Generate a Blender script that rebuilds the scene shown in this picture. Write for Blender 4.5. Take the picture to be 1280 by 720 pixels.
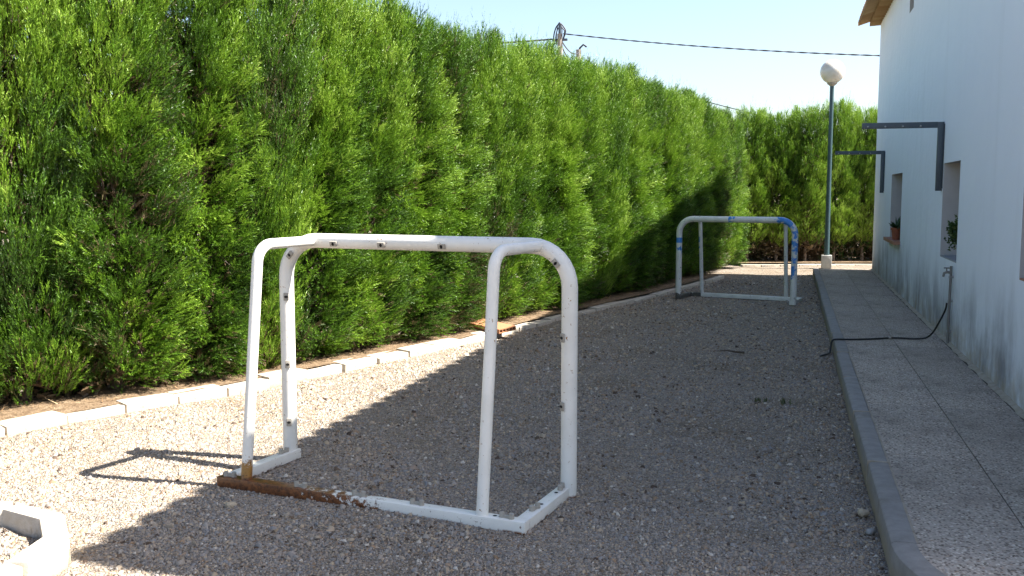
import bpy, bmesh, math, random
import numpy as np
from mathutils import Vector, Matrix

for o in list(bpy.data.objects):
    bpy.data.objects.remove(o)
scene = bpy.context.scene
col = scene.collection

# ------------------------------------------------------------------ camera
cam = bpy.data.cameras.new('camera')
cam.sensor_width = 36.0
cam.lens = 33.75
cam.clip_start = 0.05
cam.clip_end = 3000
camo = bpy.data.objects.new('camera', cam)
col.objects.link(camo)
camo.location = (0, 0, 1.5)
camo.rotation_euler = (math.radians(90 - 5.616), 0, math.radians(16.186))
scene.camera = camo

# ------------------------------------------------------------------ sky, sun, exposure
SUN_EL = math.radians(49.5)
SH = Vector((-0.9925, -0.122, 0)).normalized()          # the way shadows fall on the ground
world = bpy.data.worlds.new('World')
scene.world = world
world.use_nodes = True
wn = world.node_tree
wn.nodes.clear()
sky = wn.nodes.new('ShaderNodeTexSky')
sky.sky_type = 'NISHITA'
sky.sun_disc = False
sky.sun_elevation = SUN_EL
sky.sun_rotation = math.atan2(-SH.x, -SH.y)
sky.air_density = 1.0
sky.dust_density = 1.8
sky.ozone_density = 1.0
bg = wn.nodes.new('ShaderNodeBackground')
bg.inputs['Strength'].default_value = 0.062
wo = wn.nodes.new('ShaderNodeOutputWorld')
wn.links.new(sky.outputs[0], bg.inputs['Color'])
wn.links.new(bg.outputs[0], wo.inputs['Surface'])

sun = bpy.data.lights.new('sun', 'SUN')
sun.energy = 4.5
sun.angle = math.radians(0.53)
sun.color = (1.0, 0.95, 0.87)
suno = bpy.data.objects.new('sun', sun)
col.objects.link(suno)
travel = Vector((SH.x * math.cos(SUN_EL), SH.y * math.cos(SUN_EL), -math.sin(SUN_EL)))
suno.rotation_euler = travel.to_track_quat('-Z', 'Y').to_euler()
suno.location = (12, 4, 14)

scene.view_settings.view_transform = 'Standard'
scene.view_settings.look = 'None'
scene.view_settings.exposure = 2.22
scene.view_settings.gamma = 1.0
scene.view_settings.use_curve_mapping = False
scene.render.engine = 'CYCLES'
scene.cycles.use_denoising = True
scene.cycles.max_bounces = 6
scene.cycles.diffuse_bounces = 4
scene.cycles.transparent_max_bounces = 4

rng = np.random.default_rng(11)
random.seed(5)

# ------------------------------------------------------------------ material helpers
class NT:
    def __init__(s, name):
        s.m = bpy.data.materials.new(name)
        s.m.use_nodes = True
        s.t = s.m.node_tree
        s.t.nodes.clear()
        s.out = s.t.nodes.new('ShaderNodeOutputMaterial')
        s._co = None
    def n(s, typ, props=None, **ins):
        nd = s.t.nodes.new('ShaderNode' + typ)
        for k, v in (props or {}).items():
            setattr(nd, k, v)
        for k, v in ins.items():
            key = int(k[1:]) if k[0] == 'i' and k[1:].isdigit() else k.replace('_', ' ')
            s.set(nd.inputs[key], v)
        return nd
    def set(s, sock, v):
        if isinstance(v, bpy.types.NodeSocket):
            s.t.links.new(v, sock)
        else:
            if sock.type == 'RGBA' and len(v) == 3:
                v = (*v, 1)
            sock.default_value = v
    def co(s):
        if s._co is None:
            s._co = s.t.nodes.new('ShaderNodeTexCoord')
        return s._co.outputs['Object']
    def xyz(s):
        nd = s.n('SeparateXYZ', Vector=s.co())
        return nd.outputs
    def mapped(s, scale):
        return s.n('Mapping', Vector=s.co(), Scale=scale).outputs[0]
    def noise(s, scale, detail=4.0, rough=0.55, vec=None):
        return s.n('TexNoise', Vector=vec or s.co(), Scale=scale, Detail=detail, Roughness=rough).outputs['Fac']
    def ramp(s, fac, stops, interp='LINEAR'):
        nd = s.n('ValToRGB', Fac=fac)
        cr = nd.color_ramp
        cr.interpolation = interp
        while len(cr.elements) < len(stops):
            cr.elements.new(0.5)
        for e, (p, c) in zip(cr.elements, stops):
            e.position = p
            e.color = (*c, 1) if not isinstance(c, (int, float)) else (c, c, c, 1)
        return nd.outputs['Color']
    def mix(s, fac, a, b, mode='MIX'):
        nd = s.t.nodes.new('ShaderNodeMix')
        nd.data_type = 'RGBA'
        nd.blend_type = mode
        s.set(nd.inputs[0], fac)
        s.set(nd.inputs[6], a)
        s.set(nd.inputs[7], b)
        return nd.outputs[2]
    def math(s, op, a, b=0.0, c=0.0, clamp=False):
        nd = s.t.nodes.new('ShaderNodeMath')
        nd.operation = op
        nd.use_clamp = clamp
        s.set(nd.inputs[0], a)
        s.set(nd.inputs[1], b)
        s.set(nd.inputs[2], c)
        return nd.outputs[0]
    def smooth(s, v, lo, hi):
        nd = s.t.nodes.new('ShaderNodeMapRange')
        nd.interpolation_type = 'SMOOTHSTEP'
        s.set(nd.inputs[0], v)
        nd.inputs[1].default_value = lo
        nd.inputs[2].default_value = hi
        return nd.outputs[0]
    def bump(s, h, strength=0.5, dist=0.01, prev=None):
        nd = s.n('Bump', Height=h, Strength=strength, Distance=dist)
        if prev is not None:
            s.set(nd.inputs['Normal'], prev)
        return nd.outputs[0]
    def done(s, color, rough=0.8, normal=None, metallic=0.0, spec=0.5, **kw):
        b = s.n('BsdfPrincipled')
        s.set(b.inputs['Base Color'], color)
        s.set(b.inputs['Roughness'], rough)
        s.set(b.inputs['Metallic'], metallic)
        s.set(b.inputs['Specular IOR Level'], spec)
        for k, v in kw.items():
            s.set(b.inputs[k.replace('_', ' ')], v)
        if normal is not None:
            s.set(b.inputs['Normal'], normal)
        s.t.links.new(b.outputs[0], s.out.inputs['Surface'])
        s.b = b
        return s.m

M = {}
# gravel sheet
t = NT('gravel_sheet')
v1 = t.n('TexVoronoi', Vector=t.co(), Scale=110.0)
v2 = t.n('TexVoronoi', Vector=t.co(), Scale=38.0)
hue = t.n('SeparateColor', Color=v1.outputs['Color']).outputs
GR = [(0.0, (.085, .06, .045)), (.14, (.33, .225, .14)), (.28, (.30, .265, .235)), (.40, (.46, .36, .245)), (.50, (.18, .165, .155)), (.62, (.37, .325, .275)), (.74, (.25, .245, .245)), (.84, (.46, .36, .25)), (.92, (.20, .18, .17)), (1.0, (.56, .50, .42))]
c = t.ramp(hue[0], GR)
c = t.mix(t.smooth(t.noise(1.1), .42, .7), c, t.mix(.6, c, (.20, .145, .09)))
c = t.mix(t.math('MULTIPLY', t.smooth(v1.outputs['Distance'], .42, .75), .6), c, (.07, .06, .05))
c = t.mix(t.math('MULTIPLY', t.smooth(t.noise(16.0, 6, .75), .48, .62), .55), c, (.12, .095, .075))
c = t.mix(t.math('MULTIPLY', t.smooth(t.noise(31.0, 6, .75), .54, .66), .5), c, (.48, .42, .34))
nb = t.bump(v1.outputs['Distance'], 1.0, -0.012)
nb = t.bump(v2.outputs['Distance'], .6, -0.012, nb)
nb = t.bump(t.noise(3.0), .5, .05, nb)
M['gravel_sheet'] = t.done(c, .9, nb, spec=.2)
# pebbles
t = NT('pebble')
at = t.n('Attribute', {'attribute_name': 'tint'})
c = t.ramp(at.outputs['Fac'], GR)
c = t.mix(t.math('MULTIPLY', t.noise(140.0, 3), .5), c, t.mix(1.0, c, (.7, .66, .6), 'MULTIPLY'))
M['pebble'] = t.done(c, .85, spec=.25)
# soil bed
t = NT('soil')
c = t.ramp(t.noise(26.0, 6, .7), [(.3, (.10, .065, .04)), (.5, (.21, .145, .09)), (.7, (.33, .25, .165))])
M['soil'] = t.done(c, .95, t.bump(t.noise(60.0, 5, .7), .9, .03), spec=.1)
t = NT('dry_needles')
at = t.n('Attribute', {'attribute_name': 'tint'})
M['litter'] = t.done(t.ramp(at.outputs['Fac'], [(0, (.14, .08, .04)), (.6, (.34, .22, .11)), (1, (.45, .34, .2))]), .8, spec=.2)
# concrete
def concrete(name, a, b, dirt, dirt_amt=.5, ds=9.0, zdirt=None):
    t = NT(name)
    oi = t.n('ObjectInfo')
    c = t.mix(t.smooth(t.noise(14.0, 6, .65), .3, .7), a, b)
    c = t.mix(t.math('MULTIPLY', t.smooth(t.noise(ds, 5, .7), .52, .72), dirt_amt), c, dirt)
    c = t.mix(t.math('MULTIPLY', oi.outputs['Random'], .25), c, dirt)
    if zdirt:
        z = t.xyz()[2]
        zn = t.math('ADD', z, t.math('MULTIPLY', t.math('SUBTRACT', t.noise(11.0, 5, .7), .5), zdirt[2]))
        c = t.mix(t.math('MULTIPLY', t.math('SUBTRACT', 1.0, t.smooth(zn, zdirt[0], zdirt[1])), .8), c, zdirt[3])
    nb = t.bump(t.noise(160.0, 4, .7), .5, .004)
    nb = t.bump(t.noise(22.0, 4), .35, .012, nb)
    M[name] = t.done(c, .88, nb, spec=.25)
concrete('edging_concrete', (.42, .37, .30), (.52, .475, .41), (.24, .18, .115), .75, 12.0, (-.02, .05, .10, (.27, .20, .13)))
concrete('kerb_concrete', (.215, .20, .19), (.28, .265, .25), (.17, .145, .115), .6, 6.0, (.0, .10, .12, (.27, .215, .14)))
concrete('mortar', (.30, .25, .19), (.40, .355, .29), (.22, .165, .11), .8, 18.0)
concrete('lamp_block', (.34, .35, .34), (.44, .44, .42), (.22, .2, .16), .5)
# aggregate paving
t = NT('washed_aggregate')
v1 = t.n('TexVoronoi', Vector=t.co(), Scale=88.0)
hue = t.n('SeparateColor', Color=v1.outputs['Color']).outputs
c = t.ramp(hue[1], [(0, (.06, .043, .03)), (.26, (.17, .125, .095)), (.38, (.42, .345, .28)), (.55, (.56, .475, .395)), (.70, (.27, .225, .185)), (.88, (.70, .61, .51)), (1, (.27, .165, .10))])
c = t.mix(t.smooth(v1.outputs['Distance'], .40, .66), c, (.37, .315, .26))
c = t.mix(t.math('MULTIPLY', t.smooth(t.noise(1.7, 5, .65), .45, .68), .62), c, (.11, .09, .072))
oi = t.n('ObjectInfo')
c = t.mix(t.math('MULTIPLY', oi.outputs['Random'], .30), c, (.20, .165, .135))
nb = t.bump(v1.outputs['Distance'], .9, -0.006)
M['aggregate'] = t.done(c, .8, nb, spec=.3)
t = NT('joint_earth')
M['joint'] = t.done(t.mix(t.noise(30.0), (.09, .072, .058), (.17, .14, .11)), .95, spec=.1)
# stucco wall
t = NT('white_stucco')
x, y, z = t.xyz()
c = t.mix(t.noise(1.3, 5), (.82, .85, .90), (.76, .795, .85))
st = t.noise(1.6, 9, .68, t.mapped((1.0, 1.5, .8)))
hgt = t.math('ADD', z, t.math('MULTIPLY', t.math('SUBTRACT', t.noise(.55, 3, .5, t.mapped((1, 1, 0))), .5), 1.3))
low = t.math('SUBTRACT', 1.0, t.smooth(hgt, .15, 1.05))
sm = t.math('MULTIPLY', low, t.math('MULTIPLY_ADD', t.smooth(st, .36, .66), .72, .28))
c = t.mix(t.math('MULTIPLY', sm, .9), c, (.165, .16, .17))
dm = t.math('MULTIPLY', t.math('SUBTRACT', 1.0, t.smooth(z, .14, .45)), t.smooth(t.noise(5.0, 5, .7), .35, .65))
c = t.mix(t.math('MULTIPLY', dm, .7), c, (.36, .29, .20))
run = t.math('MULTIPLY', t.smooth(t.noise(1.0, 5, .6, t.mapped((1, 3.0, .3))), .50, .80), .16)
c = t.mix(run, c, (.45, .46, .46))
nb = t.bump(t.noise(90.0, 4, .6), .35, .004)
nb = t.bump(t.noise(5.0, 3), .5, .02, nb)
M['stucco'] = t.done(c, .9, nb, spec=.2)
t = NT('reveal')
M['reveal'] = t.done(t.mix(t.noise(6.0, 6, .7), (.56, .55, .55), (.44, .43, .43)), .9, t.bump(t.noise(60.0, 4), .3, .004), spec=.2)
# terracotta
t = NT('roof_terracotta')
oi = t.n('ObjectInfo')
c = t.mix(oi.outputs['Random'], (.40, .23, .11), (.52, .36, .20))
c = t.mix(t.math('MULTIPLY', t.smooth(t.noise(9.0, 5), .45, .7), .5), c, (.25, .17, .10))
M['roof_tile'] = t.done(c, .9, t.bump(t.noise(60.0), .3, .005), spec=.2)
t = NT('brick_terracotta')
M['brick'] = t.done(t.mix(t.noise(18.0, 5, .7), (.42, .20, .10), (.30, .13, .07)), .85, t.bump(t.noise(90.0), .4, .004), spec=.2)
t = NT('red_sill')
M['red_sill'] = t.done(t.mix(t.noise(12.0, 5), (.30, .12, .07), (.40, .20, .13)), .6, spec=.4)
t = NT('grey_sill')
M['grey_sill'] = t.done(t.mix(t.noise(12.0, 5), (.22, .23, .25), (.33, .34, .35)), .6, spec=.4)
# metal
def plain(name, c, rough=.5, metallic=0.0, var=.25, spec=.5, sc=25.0):
    t = NT(name)
    c2 = tuple(max(0, k * (1 - var)) for k in c)
    M[name] = t.done(t.mix(t.noise(sc, 4), c, c2), rough, t.bump(t.noise(120.0, 3), .15, .002), metallic, spec)
plain('dark_steel', (.075, .10, .125), .45, .2)
plain('hole', (.012, .010, .009), .9)
plain('post_green', (.035, .075, .085), .35, .2)
plain('black_rubber', (.012, .012, .013), .5)
plain('cable', (.025, .025, .035), .6)
plain('galvanised', (.36, .37, .38), .45, .6)
plain('pipe_grey', (.20, .19, .18), .5, .2)
plain('clip_plastic', (.38, .345, .29), .6, 0, .35)
plain('frame_paint', (.30, .20, .13), .5)
plain('pole_wood', (.30, .27, .23), .9, 0, .4)
plain('pot_clay', (.33, .105, .055), .75)
plain('bark', (.15, .10, .07), .95, 0, .5)
plain('bark_pale', (.27, .20, .15), .95, 0, .45)
plain('stick', (.09, .065, .045), .9, 0, .4)
plain('dead_twig', (.30, .24, .19), .9, 0, .3)
plain('stone_tan', (.42, .34, .24), .85, 0, .3)
plain('stone_grey', (.30, .29, .28), .85, 0, .35)
t = NT('window_glass')
M['glass'] = t.done((.02, .025, .03), .05, spec=.6)
t = NT('opal_globe')
M['globe'] = t.done(t.mix(t.smooth(t.noise(4.0, 4), .45, .7), (.62, .60, .55), (.55, .50, .42)), .3, None, 0, .5, Subsurface_Weight=.3, Subsurface_Radius=(.1, .1, .09))

# painted goal tubes: white paint, rust at the left end of the rear rail, chips
def goal_paint(name, kind):
    t = NT(name)
    x, y, z = t.xyz()
    n1 = t.noise(9.0, 6, .7)
    n2 = t.noise(45.0, 5, .7)
    chips = t.smooth(n2, .645, .67)
    edge = t.math('SUBTRACT', n1, .5)
    white = t.mix(t.smooth(t.noise(6.0, 5, .6), .35, .7), (.74, .715, .66), (.67, .645, .59)) if kind == 'near' else t.mix(t.smooth(t.noise(6.0, 5, .6), .35, .7), (.72, .71, .68), (.60, .59, .56))
    rust = t.mix(t.smooth(t.noise(38.0, 6, .75), .35, .65), (.05, .018, .009), (.235, .082, .025))
    if kind == 'far':
        x = t.math('SUBTRACT', -1.66, x)
    if kind == 'near':
        # x runs from 0 (right) to -1.72 (left); the rear rail is low and at y < -.5
        gx = t.math('ADD', t.math('MULTIPLY_ADD', z, 4.0, x), t.math('MULTIPLY', t.math('SUBTRACT', t.noise(22.0, 8, .8), .5), 2.6))
        left = t.math('SUBTRACT', 1.0, t.smooth(gx, -.80, -.66))
        rail = t.math('SUBTRACT', 1.0, t.smooth(y, -.556, -.552))
        lowz = t.math('SUBTRACT', 1.0, t.smooth(t.math('ADD', z, t.math('MULTIPLY', t.math('SUBTRACT', n2, .5), .22)), .13, .16))
        mask = t.math('MULTIPLY', t.math('MULTIPLY', left, rail), lowz)
        band = t.math('MULTIPLY', t.math('SUBTRACT', 1.0, t.smooth(z, .004, .016)), t.smooth(n1, .48, .56))
        mask = t.math('MAXIMUM', mask, t.math('MAXIMUM', band, t.math('MULTIPLY', chips, .9)))
        c = t.mix(mask, white, rust)
        ry = t.math('MULTIPLY', t.math('MULTIPLY', t.smooth(z, .06, .075), mask), t.smooth(n2, .3, .5))
        c = t.mix(ry, c, (.30, .15, .035))
    else:
        chip2 = t.smooth(t.noise(26.0, 6, .75), .60, .64)
        c = t.mix(chip2, white, (.30, .28, .25))
        blue = t.mix(t.noise(20.0, 4), (.03, .16, .50), (.06, .26, .62))
        nx = t.math('MULTIPLY', edge, .35)
        rp = t.math('MULTIPLY', t.smooth(t.math('ADD', x, nx), -.30, -.26), t.smooth(t.math('ADD', z, nx), .36, .40))
        rp = t.math('MULTIPLY', rp, t.smooth(t.math('ADD', y, t.math('MULTIPLY', t.math('SUBTRACT', t.noise(14.0, 4), .5), .25)), -.03, -.02))
        rp = t.math('MULTIPLY', rp, t.smooth(t.noise(7.0, 6, .7), .44, .50))
        lp = t.math('MULTIPLY', t.math('SUBTRACT', 1.0, t.smooth(x, -1.45, -1.44)),
                    t.math('MULTIPLY', t.smooth(z, .80, .805), t.math('SUBTRACT', 1.0, t.smooth(z, .875, .88))))
        lp2 = t.math('MULTIPLY', t.math('SUBTRACT', 1.0, t.smooth(x, -1.45, -1.44)),
                     t.math('MULTIPLY', t.smooth(t.math('ADD', z, nx), .69, .70), t.math('SUBTRACT', 1.0, t.smooth(t.math('ADD', z, nx), .73, .74))))
        top = t.math('MULTIPLY', t.math('MULTIPLY', t.smooth(x, -.93, -.92), t.math('SUBTRACT', 1.0, t.smooth(x, -.84, -.82))), t.math('MULTIPLY', t.smooth(z, 1.0, 1.01), t.smooth(n1, .52, .55)))
        bm_ = t.math('MAXIMUM', t.math('MAXIMUM', rp, lp), t.math('MAXIMUM', lp2, top))
        c = t.mix(bm_, c, blue)
        foot = t.math('MULTIPLY', t.math('SUBTRACT', 1.0, t.smooth(x, -1.45, -1.44)), t.math('SUBTRACT', 1.0, t.smooth(t.math('ADD', z, nx), .07, .09)))
        c = t.mix(t.math('MULTIPLY', foot, .9), c, (.03, .022, .018))
    M[name] = t.done(c, t.mix(chips, (.38, .38, .38), (.8, .8, .8)), t.bump(t.noise(70.0, 4, .7), .2, .003), 0, .5)
goal_paint('near_goal_paint', 'near')
goal_paint('far_goal_paint', 'far')

# foliage
def leaf(name, stops, trans=.2):
    t = NT(name)
    at = t.n('Attribute', {'attribute_name': 'tint'})
    oi = t.n('ObjectInfo')
    f = t.math('ADD', at.outputs['Fac'], t.math('MULTIPLY', t.math('SUBTRACT', oi.outputs['Random'], .5), .15))
    c = t.ramp(f, stops)
    m = t.done(c, .45, None, 0, .4)
    tr = t.n('BsdfTranslucent', Color=c)
    mx = t.n('MixShader', Fac=trans)
    t.t.links.new(t.b.outputs[0], mx.inputs[1])
    t.t.links.new(tr.outputs[0], mx.inputs[2])
    t.t.links.new(mx.outputs[0], t.out.inputs['Surface'])
    M[name] = m
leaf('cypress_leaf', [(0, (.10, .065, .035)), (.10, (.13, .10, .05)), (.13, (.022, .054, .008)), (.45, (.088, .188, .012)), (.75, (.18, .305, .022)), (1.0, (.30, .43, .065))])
plain('weed_leaf', (.11, .12, .055), .7, 0, .3)
leaf('house_plant', [(0, (.03, .07, .02)), (.5, (.06, .12, .03)), (1.0, (.16, .20, .07))])

# ------------------------------------------------------------------ mesh helpers
class MB:
    def __init__(s):
        s.v = []
        s.f = []
    def add(s, v, f):
        o = len(s.v)
        s.v += [tuple(p) for p in v]
        s.f += [tuple(i + o for i in q) for q in f]
        return s
    def box(s, x0, x1, y0, y1, z0, z1, skip=()):
        v = [(x0, y0, z0), (x1, y0, z0), (x1, y1, z0), (x0, y1, z0), (x0, y0, z1), (x1, y0, z1), (x1, y1, z1), (x0, y1, z1)]
        f = [(0, 3, 2, 1), (4, 5, 6, 7), (0, 1, 5, 4), (1, 2, 6, 5), (2, 3, 7, 6), (3, 0, 4, 7)]
        return s.add(v, f)
    def tube(s, pts, r, seg=12, cap=True, squash=None):
        pts = [Vector(p) for p in pts]
        n = len(pts)
        rr = r if isinstance(r, (list, tuple)) else [r] * n
        tang = []
        for i in range(n):
            a = pts[max(i - 1, 0)]
            b = pts[min(i + 1, n - 1)]
            tang.append((b - a).normalized())
        up = Vector((0, 0, 1)) if abs(tang[0].z) < .9 else Vector((1, 0, 0))
        nrm = (up - tang[0] * up.dot(tang[0])).normalized()
        o = len(s.v)
        for i in range(n):
            nrm = (nrm - tang[i] * nrm.dot(tang[i])).normalized()
            bi = tang[i].cross(nrm)
            for k in range(seg):
                a = 2 * math.pi * k / seg
                s.v.append(tuple(pts[i] + (nrm * math.cos(a) + bi * math.sin(a)) * rr[i]))
        for i in range(n - 1):
            for k in range(seg):
                k2 = (k + 1) % seg
                s.f.append((o + i * seg + k, o + i * seg + k2, o + (i + 1) * seg + k2, o + (i + 1) * seg + k))
        if cap:
            s.f.append(tuple(o + k for k in reversed(range(seg))))
            s.f.append(tuple(o + (n - 1) * seg + k for k in range(seg)))
        return s
    def lathe(s, prof, seg=24, c=(0, 0, 0)):
        o = len(s.v)
        for (r, z) in prof:
            for k in range(seg):
                a = 2 * math.pi * k / seg
                s.v.append((c[0] + r * math.cos(a), c[1] + r * math.sin(a), c[2] + z))
        for i in range(len(prof) - 1):
            for k in range(seg):
                k2 = (k + 1) % seg
                s.f.append((o + i * seg + k, o + i * seg + k2, o + (i + 1) * seg + k2, o + (i + 1) * seg + k))
        return s
    def mesh(s, name, mat, smooth=True, bevel=0.0):
        me = bpy.data.meshes.new(name)
        me.from_pydata(s.v, [], s.f)
        if bevel:
            bm = bmesh.new()
            bm.from_mesh(me)
            bmesh.ops.recalc_face_normals(bm, faces=bm.faces)
            bmesh.ops.bevel(bm, geom=list(bm.edges), offset=bevel, segments=2, affect='EDGES', profile=.6)
            bm.to_mesh(me)
            bm.free()
        if smooth:
            me.polygons.foreach_set('use_smooth', [True] * len(me.polygons))
            me.set_sharp_from_angle(angle=math.radians(38))
        me.materials.append(M[mat])
        return me
    def build(s, name, mat, parent=None, smooth=True, bevel=0.0):
        return link(name, s.mesh(name, mat, smooth, bevel), parent)

def link(name, me, parent=None, loc=None, rot=None):
    o = bpy.data.objects.new(name, me)
    col.objects.link(o)
    if parent is not None:
        o.parent = parent
    if loc is not None:
        o.location = loc
    if rot is not None:
        o.rotation_euler = rot
    return o

def empty(name, loc=(0, 0, 0), rz=0.0):
    o = bpy.data.objects.new(name, None)
    col.objects.link(o)
    o.location = loc
    o.rotation_euler = (0, 0, rz)
    o.empty_display_size = .1
    return o

def tag(o, label=None, cat=None, group=None, kind=None):
    if label: o['label'] = label
    if cat: o['category'] = cat
    if group: o['group'] = group
    if kind: o['kind'] = kind
    return o

def np_mesh(name, verts, tris, mat, attr=None, smooth=False):
    me = bpy.data.meshes.new(name)
    nv, nf = len(verts), len(tris)
    me.vertices.add(nv)
    me.vertices.foreach_set('co', np.ascontiguousarray(verts, dtype=np.float32).ravel())
    me.loops.add(nf * 3)
    me.loops.foreach_set('vertex_index', np.ascontiguousarray(tris, dtype=np.int32).ravel())
    me.polygons.add(nf)
    me.polygons.foreach_set('loop_start', np.arange(0, nf * 3, 3, dtype=np.int32))
    me.polygons.foreach_set('loop_total', np.full(nf, 3, dtype=np.int32))
    if attr is not None:
        a = me.attributes.new('tint', 'FLOAT', 'POINT')
        a.data.foreach_set('value', np.ascontiguousarray(attr, dtype=np.float32))
    me.update()
    me.materials.append(M[mat])
    return me

def height(x, y):
    return .007 * (np.sin(x * 2.1 + 1.3 * np.sin(y * .9)) + np.sin(y * 1.7 + x * .6 + 2.0)) + .004 * np.sin(x * 5.3 + y * 4.1)

# ------------------------------------------------------------------ layout
XW = 1.441            # house wall plane
XK = 0.41             # outer edge of the kerb
WALK = 0.12           # height of the pavement
Y_FAR, Y_NEAR = 18.65, 3.72
HEDGE = np.array([(-6.0, 3.3), (-5.15, 4.55), (-4.33, 5.85), (-3.86, 6.85), (-3.24, 8.9), (-2.46, 12.2), (-1.32, 17.6), (-.85, 20.2)])
EDGE = np.array([(-5.45, 3.4), (-4.62, 4.72), (-4.06, 6.05), (-3.03, 9.0), (-2.64, 10.9), (-1.80, 14.1), (-1.10, 17.5)])

# ------------------------------------------------------------------ ground
def axis(lo, hi, step):
    mid = np.arange(lo, hi + 1e-6, step)
    out = np.array([3, 8, 20, 60, 180, 500, 1200.])
    return np.concatenate([lo - out[::-1], mid, hi + out])
gx, gy = axis(-8, 8, .25), axis(0, 24, .25)
XX, YY = np.meshgrid(gx, gy)
inside = (np.abs(XX) <= 8) & (YY >= 0) & (YY <= 24)
ZZ = np.where(inside, height(XX, YY), 0.0) - .004
gv = np.stack([XX, YY, ZZ], -1).reshape(-1, 3)
nx_ = len(gx)
ii = (np.arange(len(gy) - 1)[:, None] * nx_ + np.arange(nx_ - 1)[None]).ravel()
gt = np.concatenate([np.stack([ii, ii + 1, ii + nx_ + 1], 1), np.stack([ii, ii + nx_ + 1, ii + nx_], 1)])
ground = link('gravel_ground', np_mesh('gravel_ground', gv, gt, 'gravel_sheet'))
ground.data.polygons.foreach_set('use_smooth', [True] * len(ground.data.polygons))
tag(ground, kind='structure')

# planting bed under the long hedge and the back hedge
def strip(name, line_a, line_b, z, mat):
    mb = MB()
    n = len(line_a)
    for (a, b) in zip(line_a, line_b):
        mb.v += [(a[0], a[1], z), (b[0], b[1], z)]
    for i in range(n - 1):
        mb.f.append((2 * i, 2 * i + 1, 2 * i + 3, 2 * i + 2))
    o = mb.build(name, mat, smooth=False)
    return tag(o, kind='structure')
inner = [(p[0] - .10, p[1]) for p in EDGE]
outer = [(p[0] - 2.4, p[1] + .6) for p in EDGE]
strip('planting_bed', outer, inner, .062, 'soil')
strip('back_planting_bed', [(-3.2, 24.), (6, 26.6)], [(-1.05, 20.60), (6, 23.1)], .055, 'soil')

# ------------------------------------------------------------------ pavement with kerb
pav = empty('pavement', (0, 0, 0))
tag(pav, kind='structure')
mb = MB()
mb.box(XK + .02, XW + .15, 4.3, Y_FAR - .1, -.1, WALK - .007)
mb.box(XK + .06, XW + .15, 3.9, 4.296, -.1, WALK - .007)
mb.box(XK + .35, XW + .15, 2.9, 3.896, -.1, WALK - .007)
mb.build('bedding', 'joint', pav, smooth=False)
# slabs: two columns, dark open joints between them
JX = .962
slab_cache = {}
ys = [4.0]
while ys[-1] < Y_FAR - .3:
    ys.append(min(ys[-1] + 1.32, Y_FAR - .12))
for i in range(len(ys) - 1):
    for (xa, xb) in ((XK + .112, JX - .0025), (JX + .0025, XW - .045)):
        key = (round(ys[i + 1] - ys[i], 3), xa)
        if key not in slab_cache:
            m2 = MB().box(0, xb - xa, .0012, ys[i + 1] - ys[i] - .0012, -.005, 0)
            slab_cache[key] = m2.mesh('paving_slab', 'aggregate', True, .0015)
        link('paving_slab', slab_cache[key], pav, (xa, ys[i], WALK + random.uniform(-.0015, .0015)))
# near end: the kerb swings to the right
def kerb_stone(path, zt=WALK + .004, w=.105):
    """a kerb stone swept along plan points (outer edge), rounded on its outer top edge"""
    prof = [(0.012, -.10), (0.0, -.02), (.003, zt - .020), (.006, zt - .008), (.016, zt - .001), (.06, zt + .002), (w - .008, zt), (w, zt - .008), (w, -.10)]
    mb = MB()
    n = len(path)
    P = [Vector((p[0], p[1], 0)) for p in path]
    for i in range(n):
        tdir = (P[min(i + 1, n - 1)] - P[max(i - 1, 0)]).normalized()
        nrm = Vector((tdir.y, -tdir.x, 0))
        for (o_, z_) in prof:
            q = P[i] + nrm * o_
            mb.v.append((q.x, q.y, z_))
    k = len(prof)
    for i in range(n - 1):
        for j in range(k - 1):
            mb.f.append((i * k + j, i * k + j + 1, (i + 1) * k + j + 1, (i + 1) * k + j))
    mb.f.append(tuple(range(k)))
    mb.f.append(tuple((n - 1) * k + j for j in reversed(range(k))))
    return mb
y = 3.98
kj = [y]
while y < Y_FAR - .8:
    y += 1.195
    kj.append(min(y, Y_FAR - .02))
kj[-1] = Y_FAR - .02
for a, b in zip(kj[:-1], kj[1:]):
    dx = random.uniform(-.004, .004)
    kerb_stone([(XK + dx, a + .004), (XK + dx, b - .004)], WALK + random.uniform(.002, .007)).build('kerb_stone', 'kerb_concrete', pav)
    MB().box(XK + .001, XK + .103, b - .0075, b + .0075, 0, WALK + .0075).build('kerb_joint', 'mortar', pav, smooth=False)
arc = []
for k in range(11):
    a = math.pi + math.radians(58) * k / 10
    arc.append((XK + .85 + .85 * math.cos(a), 3.97 + .85 * math.sin(a)))
kerb_stone(list(reversed(arc[1:6])) + [(XK, 3.97)]).build('kerb_stone', 'kerb_concrete', pav)
kerb_stone(list(reversed(arc[5:])), WALK + .002).build('kerb_stone', 'kerb_concrete', pav)
# aggregate infill inside the curve
mb = MB()
inn = [(XK + .85 + .757 * math.cos(math.pi + math.radians(58) * k / 10), 3.97 + .757 * math.sin(math.pi + math.radians(58) * k / 10)) for k in range(11)]
ring = [(XW - .045, 3.996)] + [(XK + .112, 3.996)] + inn + [(XW - .045, inn[-1][1])]
mb.v = [(p[0], p[1], WALK) for p in ring]
mb.f = [tuple(range(len(ring)))]
mb.build('paving_slab', 'aggregate', pav, smooth=False)
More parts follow.
